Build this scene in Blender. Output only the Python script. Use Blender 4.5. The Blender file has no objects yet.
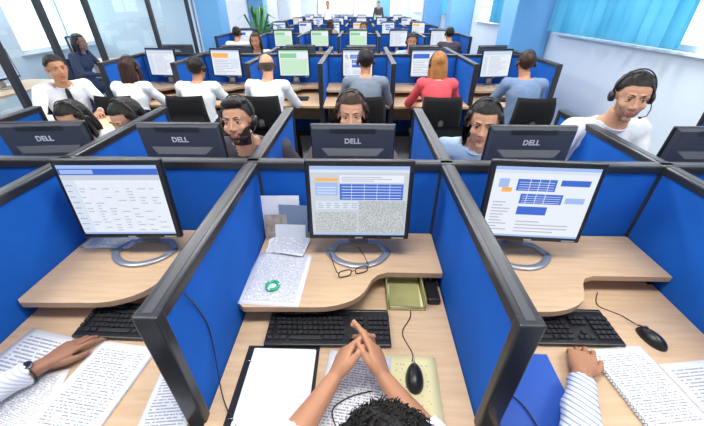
import bpy, bmesh, math, random
from mathutils import Vector, Matrix, Euler, noise
random.seed(7)
SC=bpy.context.scene
COL=SC.collection
V=Vector
# ------------------------------------------------------------------ materials
MATS={}
def mat(name,color=(.8,.8,.8),rough=.5,metal=0.0,emit=0.0,var=0.0,vscale=20.0,bump=0.0,bscale=200.0,spec=.5,sheen=0.0,sss=0.0,coat=0.0):
    if name in MATS: return MATS[name]
    m=bpy.data.materials.new(name); m.use_nodes=True
    nt=m.node_tree; b=nt.nodes['Principled BSDF']
    c=(color[0],color[1],color[2],1)
    b.inputs['Base Color'].default_value=c
    b.inputs['Roughness'].default_value=rough
    b.inputs['Metallic'].default_value=metal
    b.inputs['Specular IOR Level'].default_value=spec
    if coat: b.inputs['Coat Weight'].default_value=coat
    if sheen: b.inputs['Sheen Weight'].default_value=sheen
    if sss:
        b.inputs['Subsurface Weight'].default_value=sss
        b.inputs['Subsurface Radius'].default_value=(.01,.004,.002)
    if emit:
        b.inputs['Emission Color'].default_value=c
        b.inputs['Emission Strength'].default_value=emit
        b.inputs['Base Color'].default_value=(.02,.02,.02,1)
    tc=nt.nodes.new('ShaderNodeTexCoord')
    if var:
        n=nt.nodes.new('ShaderNodeTexNoise'); n.inputs['Scale'].default_value=vscale; n.inputs['Detail'].default_value=4
        nt.links.new(tc.outputs['Object'],n.inputs['Vector'])
        r=nt.nodes.new('ShaderNodeMix'); r.data_type='RGBA'
        r.inputs[6].default_value=tuple(max(0,x*(1-var)) for x in color)+(1,)
        r.inputs[7].default_value=tuple(min(1,x*(1+var)) for x in color)+(1,)
        nt.links.new(n.outputs['Fac'],r.inputs[0]); nt.links.new(r.outputs[2],b.inputs['Base Color'])
    if bump:
        n2=nt.nodes.new('ShaderNodeTexNoise'); n2.inputs['Scale'].default_value=bscale; n2.inputs['Detail'].default_value=2
        nt.links.new(tc.outputs['Object'],n2.inputs['Vector'])
        bp=nt.nodes.new('ShaderNodeBump'); bp.inputs['Strength'].default_value=bump; bp.inputs['Distance'].default_value=.002
        nt.links.new(n2.outputs['Fac'],bp.inputs['Height']); nt.links.new(bp.outputs['Normal'],b.inputs['Normal'])
    MATS[name]=m
    return m
def mat_wood():
    m=mat('wood_laminate',(.75,.53,.34),.38)
    nt=m.node_tree; b=nt.nodes['Principled BSDF']
    tc=nt.nodes.new('ShaderNodeTexCoord'); mp=nt.nodes.new('ShaderNodeMapping'); mp.inputs['Scale'].default_value=(3,30,30)
    n=nt.nodes.new('ShaderNodeTexNoise'); n.inputs['Scale'].default_value=2.0; n.inputs['Detail'].default_value=6
    cr=nt.nodes.new('ShaderNodeValToRGB')
    cr.color_ramp.elements[0].position=.3; cr.color_ramp.elements[0].color=(.66,.44,.26,1)
    cr.color_ramp.elements[1].position=.7; cr.color_ramp.elements[1].color=(.75,.54,.345,1)
    nt.links.new(tc.outputs['Object'],mp.inputs[0]); nt.links.new(mp.outputs[0],n.inputs['Vector'])
    nt.links.new(n.outputs['Fac'],cr.inputs[0]); nt.links.new(cr.outputs[0],b.inputs['Base Color'])
    return m
def mnode(nt,op,a,b=None,c=None):
    n=nt.nodes.new('ShaderNodeMath'); n.operation=op
    for i,x in enumerate((a,b,c)):
        if x is None: continue
        if hasattr(x,'is_output'): nt.links.new(x,n.inputs[i])
        else: n.inputs[i].default_value=x
    return n.outputs[0]
def mat_paper(name,base=(.86,.87,.9),ink=(.18,.20,.27),lines=34.0,cover=.55,words=36.0,margin=.1):
    m=mat(name,base,.7)
    nt=m.node_tree; b=nt.nodes['Principled BSDF']; N=nt.nodes.new; L=nt.links.new
    tc=N('ShaderNodeTexCoord'); sp=N('ShaderNodeSeparateXYZ'); L(tc.outputs['Generated'],sp.inputs[0])
    M=lambda op,a,bv=None: mnode(nt,op,a,bv)
    y=M('MULTIPLY',sp.outputs['Y'],lines); row=M('FLOOR',y); fr=M('FRACT',y)
    band=M('MULTIPLY',M('GREATER_THAN',fr,.3),M('LESS_THAN',fr,.75))
    cb=N('ShaderNodeCombineXYZ'); L(M('MULTIPLY',sp.outputs['X'],words),cb.inputs[0]); L(M('MULTIPLY',row,3.7),cb.inputs[1])
    nz=N('ShaderNodeTexNoise'); nz.inputs['Scale'].default_value=1.0; nz.inputs['Detail'].default_value=0; L(cb.outputs[0],nz.inputs['Vector'])
    w=M('GREATER_THAN',nz.outputs['Fac'],1-cover)
    mx=M('MULTIPLY',M('GREATER_THAN',sp.outputs['X'],margin),M('LESS_THAN',sp.outputs['X'],1-margin))
    my=M('MULTIPLY',M('GREATER_THAN',sp.outputs['Y'],margin*.8),M('LESS_THAN',sp.outputs['Y'],1-margin*.8))
    f=M('MULTIPLY',M('MULTIPLY',band,w),M('MULTIPLY',mx,my))
    r=N('ShaderNodeMix'); r.data_type='RGBA'; r.inputs[6].default_value=base+(1,); r.inputs[7].default_value=ink+(1,)
    L(M('MULTIPLY',f,.8),r.inputs[0]); L(r.outputs[2],b.inputs['Base Color'])
    return m
def mat_stripe(name,c1,c2,scale=160.0):
    m=mat(name,c1,.8)
    nt=m.node_tree; b=nt.nodes['Principled BSDF']
    tc=nt.nodes.new('ShaderNodeTexCoord'); w=nt.nodes.new('ShaderNodeTexWave'); w.inputs['Scale'].default_value=scale/6.28; w.bands_direction='DIAGONAL'
    r=nt.nodes.new('ShaderNodeMix'); r.data_type='RGBA'; r.inputs[6].default_value=c1+(1,); r.inputs[7].default_value=c2+(1,)
    cr=nt.nodes.new('ShaderNodeMath'); cr.operation='GREATER_THAN'; cr.inputs[1].default_value=.75
    nt.links.new(tc.outputs['Object'],w.inputs['Vector']); nt.links.new(w.outputs['Fac'],cr.inputs[0]); nt.links.new(cr.outputs[0],r.inputs[0])
    nt.links.new(r.outputs[2],b.inputs['Base Color'])
    return m
def mat_beardskin(name,skin,hair):
    m=mat(name,skin,.5,sss=.08,spec=.35)
    nt=m.node_tree; b=nt.nodes['Principled BSDF']; L=nt.links.new
    tc=nt.nodes.new('ShaderNodeTexCoord'); sp=nt.nodes.new('ShaderNodeSeparateXYZ'); L(tc.outputs['Object'],sp.inputs[0])
    nz=nt.nodes.new('ShaderNodeTexNoise'); nz.inputs['Scale'].default_value=260; L(tc.outputs['Object'],nz.inputs['Vector'])
    M=lambda op,a,bv=None,c=None: mnode(nt,op,a,bv,c)
    ax=M('ABSOLUTE',sp.outputs['X'])
    thr=M('ADD',M('MULTIPLY',M('MAXIMUM',M('SUBTRACT',ax,.036),0.0),1.25),-.050)
    d=M('SUBTRACT',thr,sp.outputs['Z'])
    d=M('ADD',d,M('MULTIPLY',M('SUBTRACT',nz.outputs['Fac'],.5),.010))
    k=M('MULTIPLY',M('ADD',d,.002),220.0); k=M('MINIMUM',M('MAXIMUM',k,0.0),1.0)
    e=M('ADD',M('POWER',M('DIVIDE',ax,.025),2.0),M('POWER',M('DIVIDE',M('ADD',sp.outputs['Z'],.0635),.0115),2.0))
    hole=M('GREATER_THAN',e,1.0)
    low=M('GREATER_THAN',sp.outputs['Z'],-.125); fr=M('GREATER_THAN',sp.outputs['Y'],-.01)
    f=M('MULTIPLY',M('MULTIPLY',k,hole),M('MULTIPLY',low,fr))
    r=nt.nodes.new('ShaderNodeMix'); r.data_type='RGBA'; r.inputs[6].default_value=skin+(1,); r.inputs[7].default_value=hair+(1,)
    L(M('MULTIPLY',f,.93),r.inputs[0]); L(r.outputs[2],b.inputs['Base Color'])
    return m
WOOD=mat_wood()
FABRIC=mat('blue_fabric',(.009,.118,.53),.85,var=.22,vscale=5,bump=.35,bscale=900,spec=.2)
FRAME=mat('dark_frame',(.022,.024,.030),.32,var=.1,spec=.5)
FRAME2=mat('frame_inlay',(.055,.058,.07),.4)
BLACK=mat('black_plastic',(.012,.012,.014),.35,var=.1)
KEYM=mat('key_plastic',(.02,.021,.024),.45)
CHARC=mat('charcoal_plastic',(.055,.062,.078),.38,var=.05)
SILVER=mat('silver_plastic',(.45,.48,.52),.3,.6)
LOGOM=mat('logo_silver',(.62,.65,.7),.4)
STEEL=mat('steel',(.5,.5,.52),.25,1)
WHITEP=mat('white_paint',(.8,.83,.88),.5,var=.03,vscale=3)
# ------------------------------------------------------------------ mesh helpers
def ring_pts(c,xa,ya,rx,ry,n):
    return [c+xa*(rx*math.cos(2*math.pi*i/n))+ya*(ry*math.sin(2*math.pi*i/n)) for i in range(n)]
def loft(bm,pts,rads,n=12,mat=0,xref=None,closed=False):
    pts=[V(p) for p in pts]; k=len(pts); rings=[]
    prevx=None
    for i,p in enumerate(pts):
        if closed: t=(pts[(i+1)%k]-pts[i-1])
        else: t=(pts[min(i+1,k-1)]-pts[max(i-1,0)])
        t=t.normalized() if t.length>1e-9 else V((0,0,1))
        if xref is not None: x=V(xref)
        elif prevx is None: x=V((1,0,0)) if abs(t.x)<.8 else V((0,1,0))
        else: x=prevx
        x=(x-t*x.dot(t)).normalized(); prevx=x; y=t.cross(x)
        r=rads[i] if isinstance(rads,(list,tuple)) else rads
        rx,ry=r if isinstance(r,(list,tuple)) else (r,r)
        rings.append([bm.verts.new(q) for q in ring_pts(p,x,y,rx,ry,n)])
    m=k if closed else k-1
    for i in range(m):
        a=rings[i]; b=rings[(i+1)%k]
        for j in range(n):
            f=bm.faces.new((a[j],a[(j+1)%n],b[(j+1)%n],b[j])); f.material_index=mat; f.smooth=True
    if not closed:
        f=bm.faces.new(rings[0][::-1]); f.material_index=mat
        f=bm.faces.new(rings[-1]); f.material_index=mat
def ell(bm,c,r,mat=0,rot=None,u=20,v=12):
    M=Matrix.Translation(V(c))
    if rot: M=M@Euler(rot).to_matrix().to_4x4()
    if isinstance(r,(int,float)): r=(r,r,r)
    M=M@Matrix.Diagonal((r[0],r[1],r[2],1))
    g=bmesh.ops.create_uvsphere(bm,u_segments=u,v_segments=v,radius=1,matrix=M)
    for vv in g['verts']:
        for f in vv.link_faces: f.material_index=mat; f.smooth=True
def box(bm,c,s,mat=0,bevel=0.0,rot=None,seg=2,smooth=False):
    t=bmesh.new()
    bmesh.ops.create_cube(t,size=1,matrix=Matrix.Diagonal((s[0],s[1],s[2],1)))
    if bevel>0: bmesh.ops.bevel(t,geom=t.edges[:],offset=bevel,segments=seg,affect='EDGES',profile=.5)
    M=Matrix.Translation(V(c))
    if rot: M=M@Euler(rot).to_matrix().to_4x4()
    t.transform(M)
    for f in t.faces: f.material_index=mat; f.smooth=smooth
    me=bpy.data.meshes.new('t'); t.to_mesh(me); t.free(); bm.from_mesh(me); bpy.data.meshes.remove(me)
def prism(bm,poly,z0,z1,mat=0,matside=None):
    lo=[bm.verts.new((x,y,z0)) for x,y in poly]; hi=[bm.verts.new((x,y,z1)) for x,y in poly]
    n=len(poly)
    f=bm.faces.new(hi); f.material_index=mat
    f=bm.faces.new(lo[::-1]); f.material_index=mat
    for i in range(n):
        f=bm.faces.new((lo[i],lo[(i+1)%n],hi[(i+1)%n],hi[i])); f.material_index=mat if matside is None else matside
def quad(bm,vs,mat=0):
    f=bm.faces.new([bm.verts.new(v) for v in vs]); f.material_index=mat
    return f
def mesh_from(bm,name,mats,recalc=True):
    if recalc: bmesh.ops.recalc_face_normals(bm,faces=bm.faces[:])
    me=bpy.data.meshes.new(name); bm.to_mesh(me); bm.free()
    for m in mats: me.materials.append(m)
    return me
def obj(name,me,loc=(0,0,0),rot=(0,0,0),parent=None,scale=None):
    o=bpy.data.objects.new(name,me); COL.objects.link(o)
    o.location=loc; o.rotation_euler=rot
    if scale: o.scale=scale
    if parent: o.parent=parent
    return o
def remesh(bm,voxel,smooth=4,name='r'):
    me=bpy.data.meshes.new('tmp'); bm.to_mesh(me); bm.free()
    o=bpy.data.objects.new('tmp',me); COL.objects.link(o)
    md=o.modifiers.new('r','REMESH'); md.mode='VOXEL'; md.voxel_size=voxel; md.use_smooth_shade=True
    ms=o.modifiers.new('s','SMOOTH'); ms.iterations=smooth; ms.factor=.5
    dg=bpy.context.evaluated_depsgraph_get(); dg.update()
    out=bpy.data.meshes.new_from_object(o.evaluated_get(dg)); out.name=name
    bpy.data.objects.remove(o); bpy.data.meshes.remove(me)
    out.polygons.foreach_set('use_smooth',[True]*len(out.polygons))
    return out
# ------------------------------------------------------------------ people
def segdist(p,a,b):
    ab=b-a; t=max(0,min(1,(p-a).dot(ab)/max(ab.length_squared,1e-9)))
    return (p-(a+ab*t)).length,t
def ik(S,W,l1,l2,pole):
    d=(W-S).length; dr=(W-S).normalized()
    if d>l1+l2-.004: d=l1+l2-.004
    a=(l1*l1-l2*l2+d*d)/(2*d); h=math.sqrt(max(0,l1*l1-a*a))
    pp=(pole-dr*pole.dot(dr)).normalized()
    return S+dr*a+pp*h
HEADS={}
def head_mesh(female,skin,lip):
    key=('h',female,skin.name)
    if key in HEADS: return HEADS[key]
    k=.94 if female else 1.0
    bm=bmesh.new()
    ell(bm,(0,-.012,.032),(.075,.095,.085))
    ell(bm,(0,.026,-.028),(.061*k,.062,.084))
    ell(bm,(0,.026,-.072),(.050*k,.050,.034))
    ell(bm,(0,.070,-.098),(.021*k,.015,.015))
    loft(bm,[(0,-.02,-.06),(0,-.03,-.12),(0,-.04,-.18)],[.052*k,.050*k,.055*k],16)
    loft(bm,[(0,.080,.018),(0,.093,-.006),(0,.106,-.026),(0,.098,-.036)],[.007,.008,.0115,.009],10)
    for s in (-1,1):
        ell(bm,(s*.011,.094,-.031),(.0085,.010,.008))
        ell(bm,(s*.028,.079,.026),(.024,.011,.007),rot=(0,s*.15,0))
        ell(bm,(s*.036,.060,-.026),(.024,.020,.022))
        ell(bm,(s*.078,-.006,-.004),(.009,.020,.031),rot=(.15,0,s*.35))
    ell(bm,(0,.086,-.0575),(.0225,.008,.0050)); ell(bm,(0,.085,-.0675),(.0195,.009,.0060))
    me=remesh(bm,.0042,3,'head')
    me.materials.append(skin); me.materials.append(lip)
    for p in me.polygons:
        c=p.center
        if c.y>.083 and abs(c.x)<.024 and -.075<c.z<-.0525: p.material_index=1
    HEADS[key]=me
    return me
EYE_W=mat('eye_white',(.62,.60,.58),.25); EYE_B=mat('iris_dark',(.02,.012,.008),.1)
def face_parts(skin,browm):
    key=('f',skin.name,browm.name)
    if key in HEADS: return HEADS[key]
    bm=bmesh.new()
    for s in (-1,1):
        c=V((s*.029,.069,.006))
        ell(bm,c,.0125,0,u=16,v=10)
        ell(bm,c+V((0,.0092,-.0005)),(.0058,.0042,.0058),1,u=12,v=8)
        for lo,hi,mt in ((-.9,-.30,2),(.16,.9,2)):
            t=bmesh.new(); ell(t,c+V((0,.0003,0)),(.0142,.0136,.0136),mt,u=24,v=18)
            dl=[v for v in t.verts if not(lo*.0136-.001<=v.co.z-c.z<=.0145 if hi>0 and lo>0 else v.co.z-c.z<hi*.0136)]
            bmesh.ops.delete(t,geom=dl,context='VERTS')
            m=bpy.data.meshes.new('t'); t.to_mesh(m); t.free(); bm.from_mesh(m); bpy.data.meshes.remove(m)
        loft(bm,[c+V((-.0125,.0075,.0022)),c+V((-.006,.0128,.0032)),c+V((.0,.0143,.0035)),c+V((.006,.0128,.0032)),c+V((.0125,.0075,.0022))],[.0006,.0011,.0012,.0011,.0006],6,3)
        loft(bm,[(s*.014,.087,.026),(s*.026,.0885,.031),(s*.038,.082,.030),(s*.048,.071,.025)],[(.003,.0018),(.004,.0025),(.0035,.002),(.0015,.001)],8,3)
    me=mesh_from(bm,'eyes',[EYE_W,EYE_B,skin,browm]); HEADS[key]=me
    return me
def hair_mesh(style,hm):
    key=('hair',style,hm.name)
    if key in HEADS: return HEADS[key]
    bm=bmesh.new()
    ell(bm,(0,-.016,.038),(.082,.101,.088),u=32,v=20)
    if style in('long','bob','pony'):
        L=.24 if style=='long' else (.17 if style=='bob' else .10)
        loft(bm,[(0,-.05,.05),(0,-.075,-.05),(0,-.085,-L*.6),(0,-.085,-L)],[(.085,.055),(.090,.045),(.092,.035),(.07,.02)],20,xref=(1,0,0))
        if style!='pony':
            for s in(-1,1):
                loft(bm,[(s*.066,.015,.06),(s*.082,.012,0),(s*.084,.005,-.07),(s*.078,-.01,-L*.8)],[(.022,.03),(.02,.032),(.018,.032),(.012,.02)],12,xref=(1,0,0))
        else:
            loft(bm,[(0,-.10,.05),(0,-.135,.02),(0,-.14,-.08),(0,-.12,-.18)],[.025,.03,.028,.01],12)
    if style=='quiff': ell(bm,(0,.050,.092),(.056,.034,.026)); ell(bm,(0,.0,.098),(.066,.07,.028))
    me=remesh(bm,.005,3,'hair')
    b2=bmesh.new(); b2.from_mesh(me); bpy.data.meshes.remove(me)
    kill=[]
    for v in b2.verts:
        x,y,z=v.co
        if style=='bald':
            cut=z>.035 or z<-.06 or y>.015 or (z<.0 and y>-.03)
        else:
            if y>.065: hl=.072
            elif y>.02: hl=.02+(y-.02)*1.2 if style in('short','quiff','curly') else -.01+(y-.02)*1.9
            elif y>-.03: hl=.022 if style in('short','quiff','curly') else -9
            else: hl=-.065 if style in('short','quiff','curly') else -9
            cut=z<hl
            if style in('long','bob') and y>.03 and abs(x)<.062 and z<.07: cut=True
        if cut: kill.append(v)
    bmesh.ops.delete(b2,geom=kill,context='VERTS')
    for it in range(4):
        new={}
        for v in b2.verts:
            be=[e.other_vert(v) for e in v.link_edges if e.is_boundary]
            if len(be)==2: new[v]=(v.co*.4+be[0].co*.3+be[1].co*.3)
        for v,c_ in new.items(): v.co=c_
    b2.normal_update()
    for v in b2.verts:
        n=noise.noise(V((v.co.x*90,v.co.y*28,v.co.z*28 if style in('short','quiff') else v.co.z*9)))
        v.co+=v.normal*(n*(.0045 if style!='long' else .007))
    if style=='curly':
        rnd=random.Random(3)
        for i in range(1900):
            th=rnd.uniform(0,2*math.pi); zz=rnd.uniform(-.35,1); r=math.sqrt(1-zz*zz)
            d=V((r*math.cos(th),r*math.sin(th),zz))
            if d.y>.55 and zz<.35: continue
            base=V((0,-.016,.033))+V((d.x*.080,d.y*.098,d.z*.085))
            ax=(d+V((rnd.uniform(-.9,.9),rnd.uniform(-.9,.9),rnd.uniform(-.9,.9)))).normalized()
            a=ax.orthogonal().normalized(); b=ax.cross(a); R=rnd.uniform(.003,.006); T=rnd.uniform(.8,1.6); Ln=rnd.uniform(.008,.020)
            ph=rnd.uniform(0,6.28)
            pts=[base+ax*(Ln*k/9)+a*(R*math.cos(ph+T*6.28*k/9))+b*(R*math.sin(ph+T*6.28*k/9)) for k in range(10)]
            loft(b2,pts,[.0010]*9+[.0004],4)
    out=bpy.data.meshes.new('hair'); b2.to_mesh(out); b2.free()
    out.polygons.foreach_set('use_smooth',[True]*len(out.polygons))
    out.materials.append(hm); HEADS[key]=out
    return out
def headset_mesh():
    if 'hs' in HEADS: return HEADS['hs']
    bm=bmesh.new()
    pts=[(.090*math.cos(a),-.005,.01+.125*math.sin(a)) for a in [math.pi*i/20 for i in range(21)]]
    loft(bm,pts,[(.0035,.007)]*21,8,xref=None)
    for s in(-1,1):
        loft(bm,[(s*.078,-.005,-.004),(s*.084,-.005,-.004),(s*.094,-.005,-.004),(s*.099,-.005,-.004)],[.026,.030,.028,.018],20)
    loft(bm,[(-.094,.0,-.015),(-.092,.04,-.045),(-.072,.085,-.065),(-.045,.106,-.070)],[.0025]*4,8)
    ell(bm,(-.040,.108,-.070),(.009,.006,.006))
    me=mesh_from(bm,'headset',[BLACK]); HEADS['hs']=me
    return me
def hand_build(W,dirv,back,side,curl=(.35,.45,.3),spread=.09,thumb=.0,elbow=None,scale=1.0,curls=None,nails=True,skin=None,nailm=None,voxel=.0024):
    """side=+1: thumb on +X of hand frame. returns mesh in same space as W"""
    Y=V(dirv).normalized(); Z=V(back); Z=(Z-Y*Z.dot(Y)).normalized(); X=Y.cross(Z)
    M=Matrix((X,Y,Z)).transposed()
    def T(p): return V(W)+M@(V((p[0]*side,p[1],p[2]))*scale)
    bm=bmesh.new(); nb=bmesh.new()
    xr=M@V((1,0,0))
    loft(bm,[T(p) for p in [(0,-.012,0),(0,.01,0),(.002,.035,0),(.001,.065,.001),(0,.088,.0),(0,.096,-.002)]],[(a*scale,b*scale) for a,b in[(.025,.019),(.028,.019),(.037,.0175),(.042,.0155),(.042,.0125),(.034,.009)]],16,xref=xr)
    ell(bm,T((.022,.03,-.010)),(.016*scale,.016*scale,.016*scale)); ell(bm,T((-.022,.035,-.008)),(.015*scale,.015*scale,.015*scale))
    F=[(.031,.086,.043,.026,.020,.0088),(.0105,.091,.047,.029,.021,.0090),(-.0105,.088,.043,.027,.020,.0086),(-.030,.079,.034,.020,.018,.0076)]
    for i,(x,y,l1,l2,l3,r) in enumerate(F):
        cu=curls[i] if curls else curl
        sp=(1.5-i)*spread; p=V((x,y-.012,-.001)); pts=[p.copy()]; a=0
        p=V((x,y,-.001)); pts.append(p.copy())
        for L_,c_ in zip((l1,l2,l3),cu):
            a+=c_
            dd=V((math.sin(sp)*math.cos(a),math.cos(sp)*math.cos(a),-math.sin(a)))
            p=p+dd*L_; pts.append(p.copy())
        rr=[r*1.05,r*1.08,r*.98,r*.90,r*.72]
        P=[T(q) for q in pts]
        loft(bm,P,[q*scale for q in rr],12)
        for q,w in zip(P[1:],(1.12,1.05,.97,.80)): ell(bm,q,r*w*scale,u=12,v=8)
        n=V((math.sin(sp)*math.sin(a),math.cos(sp)*math.sin(a),math.cos(a)))
        nc=pts[-1]+n*(r*.62)-dd*.002
        R=Matrix((M@V((side,0,0))*1,M@V((dd.x*side,dd.y,dd.z)),M@V((n.x*side,n.y,n.z)))).transposed()
        t=bmesh.new(); ell(t,(0,0,0),(r*.62*scale,r*.8*scale,r*.22*scale),0,u=12,v=8)
        t.transform(Matrix.Translation(T(nc))@R.to_4x4()); m=bpy.data.meshes.new('t'); t.to_mesh(m); t.free(); nb.from_mesh(m); bpy.data.meshes.remove(m)
    th=[V((.018,.018,-.006)),V((.040,.045,-.012+thumb*.2)),V((.053,.074,-.016+thumb*.3)),V((.056,.100,-.020+thumb*.3))]
    P=[T(q) for q in th]; loft(bm,P,[.0135*scale,.0122*scale,.0102*scale,.0078*scale],12)
    for q,w in zip(P,(.0135,.0125,.0108,.0084)): ell(bm,q,w*scale,u=12,v=8)
    if elbow is not None:
        E=V(elbow); Wv=V(W); 
        loft(bm,[Wv+Y*.008,Wv.lerp(E,.12),Wv.lerp(E,.45),Wv.lerp(E,.8),E],[(.0275,.0205),(.0275,.0235),(.037,.034),(.044,.042),(.041,.041)],20,xref=xr)
        ell(bm,E,.04)
    me=remesh(bm,voxel,4,'hand')
    me.materials.append(skin); me.materials.append(nailm or skin)
    if nails:
        b2=bmesh.new(); b2.from_mesh(me)
        for f in nb.faces: f.material_index=1; f.smooth=True
        m=bpy.data.meshes.new('t'); nb.to_mesh(m); b2.from_mesh(m); bpy.data.meshes.remove(m); b2.to_mesh(me); b2.free()
    nb.free()
    return me
SKIN=mat('skin_tan',(.50,.24,.135),.5,var=.08,vscale=30,sss=.08,spec=.35); SKIN2=mat('skin_light',(.60,.32,.20),.5,var=.07,vscale=30,sss=.08,spec=.35)
SKINB=mat_beardskin('skin_bearded',(.55,.29,.18),(.015,.010,.008)); SKINS=mat_beardskin('skin_stubble',(.60,.32,.20),(.36,.20,.13))
LIP=mat('lips',(.40,.12,.10),.4); NAIL=mat('nail',(.70,.42,.34),.3)
HB=mat('hair_black',(.010,.008,.007),.5,var=.5,vscale=120,bump=.6,bscale=300,spec=.3); HBR=mat('hair_brown',(.035,.014,.008),.5,var=.5,vscale=120,bump=.6,bscale=300,spec=.3)
HBL=mat('hair_blonde',(.38,.16,.05),.5,var=.5,vscale=90,bump=.6,bscale=300,spec=.3); HGR=mat('hair_grey',(.09,.07,.06),.5,var=.4,vscale=120)
JEANS=mat('jeans_blue',(.02,.07,.34),.85,var=.25,vscale=40,bump=.3,bscale=600); TROU=mat('trousers_dark',(.02,.022,.03),.8,var=.1)
SHOE=mat('shoe_black',(.012,.01,.01),.3)
WSH=mat('shirt_white',(.78,.81,.86),.8,var=.04,bump=.1,bscale=40)
def person(name,loc,face=0,head=(0,.12,1.2),hyaw=0,hpitch=0,skin=SKIN,hairm=HB,hair='short',shirt=WSH,pants=TROU,female=False,
           wr=((-.15,.42,.735),(.15,.42,.735)),headset=True,voxel=.012,sleeve=1.0,fskin=None,tie=None,stand=False,hands=True,hand_opts=None,poles=None,sw=None,hroll=0,knee=0.0):
    root=bpy.data.objects.new(name,None); COL.objects.link(root); root.location=(loc[0],loc[1],0); root.rotation_euler=(0,0,face); root.empty_display_size=.1
    k=.9 if female else 1.0
    H=V(head); pel=V((0,0,.56 if not stand else .95)); nb=H+V((0,-.050,-.138))
    up=(nb-pel).normalized(); Ls=(nb-pel).length
    bm=bmesh.new()
    TT=[(-.14,.12,.09),(0,.160,.122),(.18,.150,.115),(.42,.146*k,.108),(.66,.168*k,.118),(.82,.172*k,.102),(.90,.135*k,.085),(.96,.085*k,.07),(1.0,.058*k,.058*k)]
    def tc(t): return pel.lerp(nb,t)+V((0,-.035*math.sin(math.pi*max(0,min(1,t))),0))
    loft(bm,[tc(t) for t,_,_ in TT],[(a,b) for _,a,b in TT],28,xref=(1,0,0))
    if female:
        for s in(-1,1): ell(bm,tc(.62)+V((s*.068,0,0))+V((0,1,0))*.085,(.062,.055,.060))
    loft(bm,[tc(.9),nb,H+V((0,-.035,-.07))],[.062*k,.052*k,.050*k],18)
    sw=sw or (.178*k)
    segs=[('shirt',pel,tc(.5),.14),('shirt',tc(.5),tc(.93),.13),('skin',nb+V((0,0,.01)),H,.052)]
    S={};E={};Wd={}
    for i,s in enumerate((-1,1)):
        sh=tc(.86)+V((s*sw,0,.014)); w=V(wr[i]); pole=V(poles[i]) if poles else V((s*.8,-.5,-.7))
        e=ik(sh,w,.285,.255,pole); w=e+(w-e).normalized()*.255
        S[i]=sh;E[i]=e;Wd[i]=w
        ell(bm,sh,(.060*k,.058,.062)); 
        loft(bm,[tc(.87),sh],[.075,.056],14)
        loft(bm,[sh,sh.lerp(e,.5),e],[.054*k,.047*k,.041*k],16); ell(bm,e,.041*k)
        loft(bm,[e,e.lerp(w,.35),w],[.041*k,.038*k,.025*k],16); ell(bm,w,.024*k)
        segs.append(('shirt',sh,e,.047)); segs.append(('fore',e,w,.035))
        if stand:
            hp=V((s*.09,0,.92)); kn=V((s*.10,.02,.5)); an=V((s*.11,-.01,.09))
        else:
            hp=V((s*.09,.0,.55)); kn=V((s*(.125+knee),.42+knee*.4,.545)); an=V((s*(.13+knee),.38,.10))
        loft(bm,[hp,hp.lerp(kn,.5),kn],[.088,.078,.062],16); ell(bm,kn,.062); ell(bm,hp,.088)
        loft(bm,[kn,kn.lerp(an,.35),an],[.058,.056,.040],16)
        loft(bm,[an+V((0,-.05,-.045)),an+V((0,.06,-.05)),an+V((0,.17,-.065))],[(.036,.04),(.042,.038),(.034,.02)],14,xref=(1,0,0)); ell(bm,an,.042)
        segs+= [('pants',hp,kn,.075),('pants',kn,an+V((0,0,.03)),.05),('shoe',an+V((0,-.04,-.05)),an+V((0,.16,-.06)),.035)]
    me=remesh(bm,voxel,5,'body')
    for m in (shirt,pants,skin,SHOE): me.materials.append(m)
    lab=[];idx={'shirt':0,'pants':1,'skin':2,'shoe':3}
    for v in me.vertices:
        best=None;bd=9
        for sg in segs:
            d,t=segdist(v.co,sg[1],sg[2]); d-=sg[3]
            if d<bd: bd=d;best=(sg[0],t)
        l=best[0]
        if l=='fore': l='shirt' if best[1]<sleeve*.93 else 'skin'
        q=v.co-nb
        if l=='shirt' and q.z>-.010-.9*max(0,q.y-.01)-.05*(abs(q.y)) and math.hypot(q.x,q.y)<.085: l='skin'
        lab.append(idx[l])
    for p in me.polygons:
        ls=[lab[i] for i in p.vertices]; p.material_index=max(set(ls),key=ls.count)
    for v,n in zip(me.vertices,[v.normal.copy() for v in me.vertices]):
        if lab[v.index] in(0,1):
            f=noise.noise(v.co*14)*.007+noise.noise(v.co*35)*.003
            v.co+=n*(.009+f)
    obj('body',me,parent=root)
    cb=bmesh.new()
    c=nb+V((0,0,-.008)); pts=[]
    for i in range(24):
        a=2*math.pi*i/24
        pts.append(c+V((math.sin(a)*.063*k,-math.cos(a)*.064*k+.004,.006-.040*(1-math.cos(a))/2)))
    loft(cb,pts,[(.005,.014)]*24,8,closed=True)
    obj('collar',mesh_from(cb,'collar',[shirt]),parent=root)
    he=bpy.data.objects.new('head',None); COL.objects.link(he); he.parent=root; he.location=H; he.rotation_euler=Euler((hpitch,hroll,hyaw),'XYZ'); he.empty_display_size=.05
    obj('face',head_mesh(female,fskin or skin,LIP),parent=he); obj('eyes_and_brows',face_parts(skin,HB if hairm!=HBL else HBR),parent=he)
    if hair: obj('hair',hair_mesh(hair,hairm),parent=he)
    if headset: obj('headset',headset_mesh(),parent=he)
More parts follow.
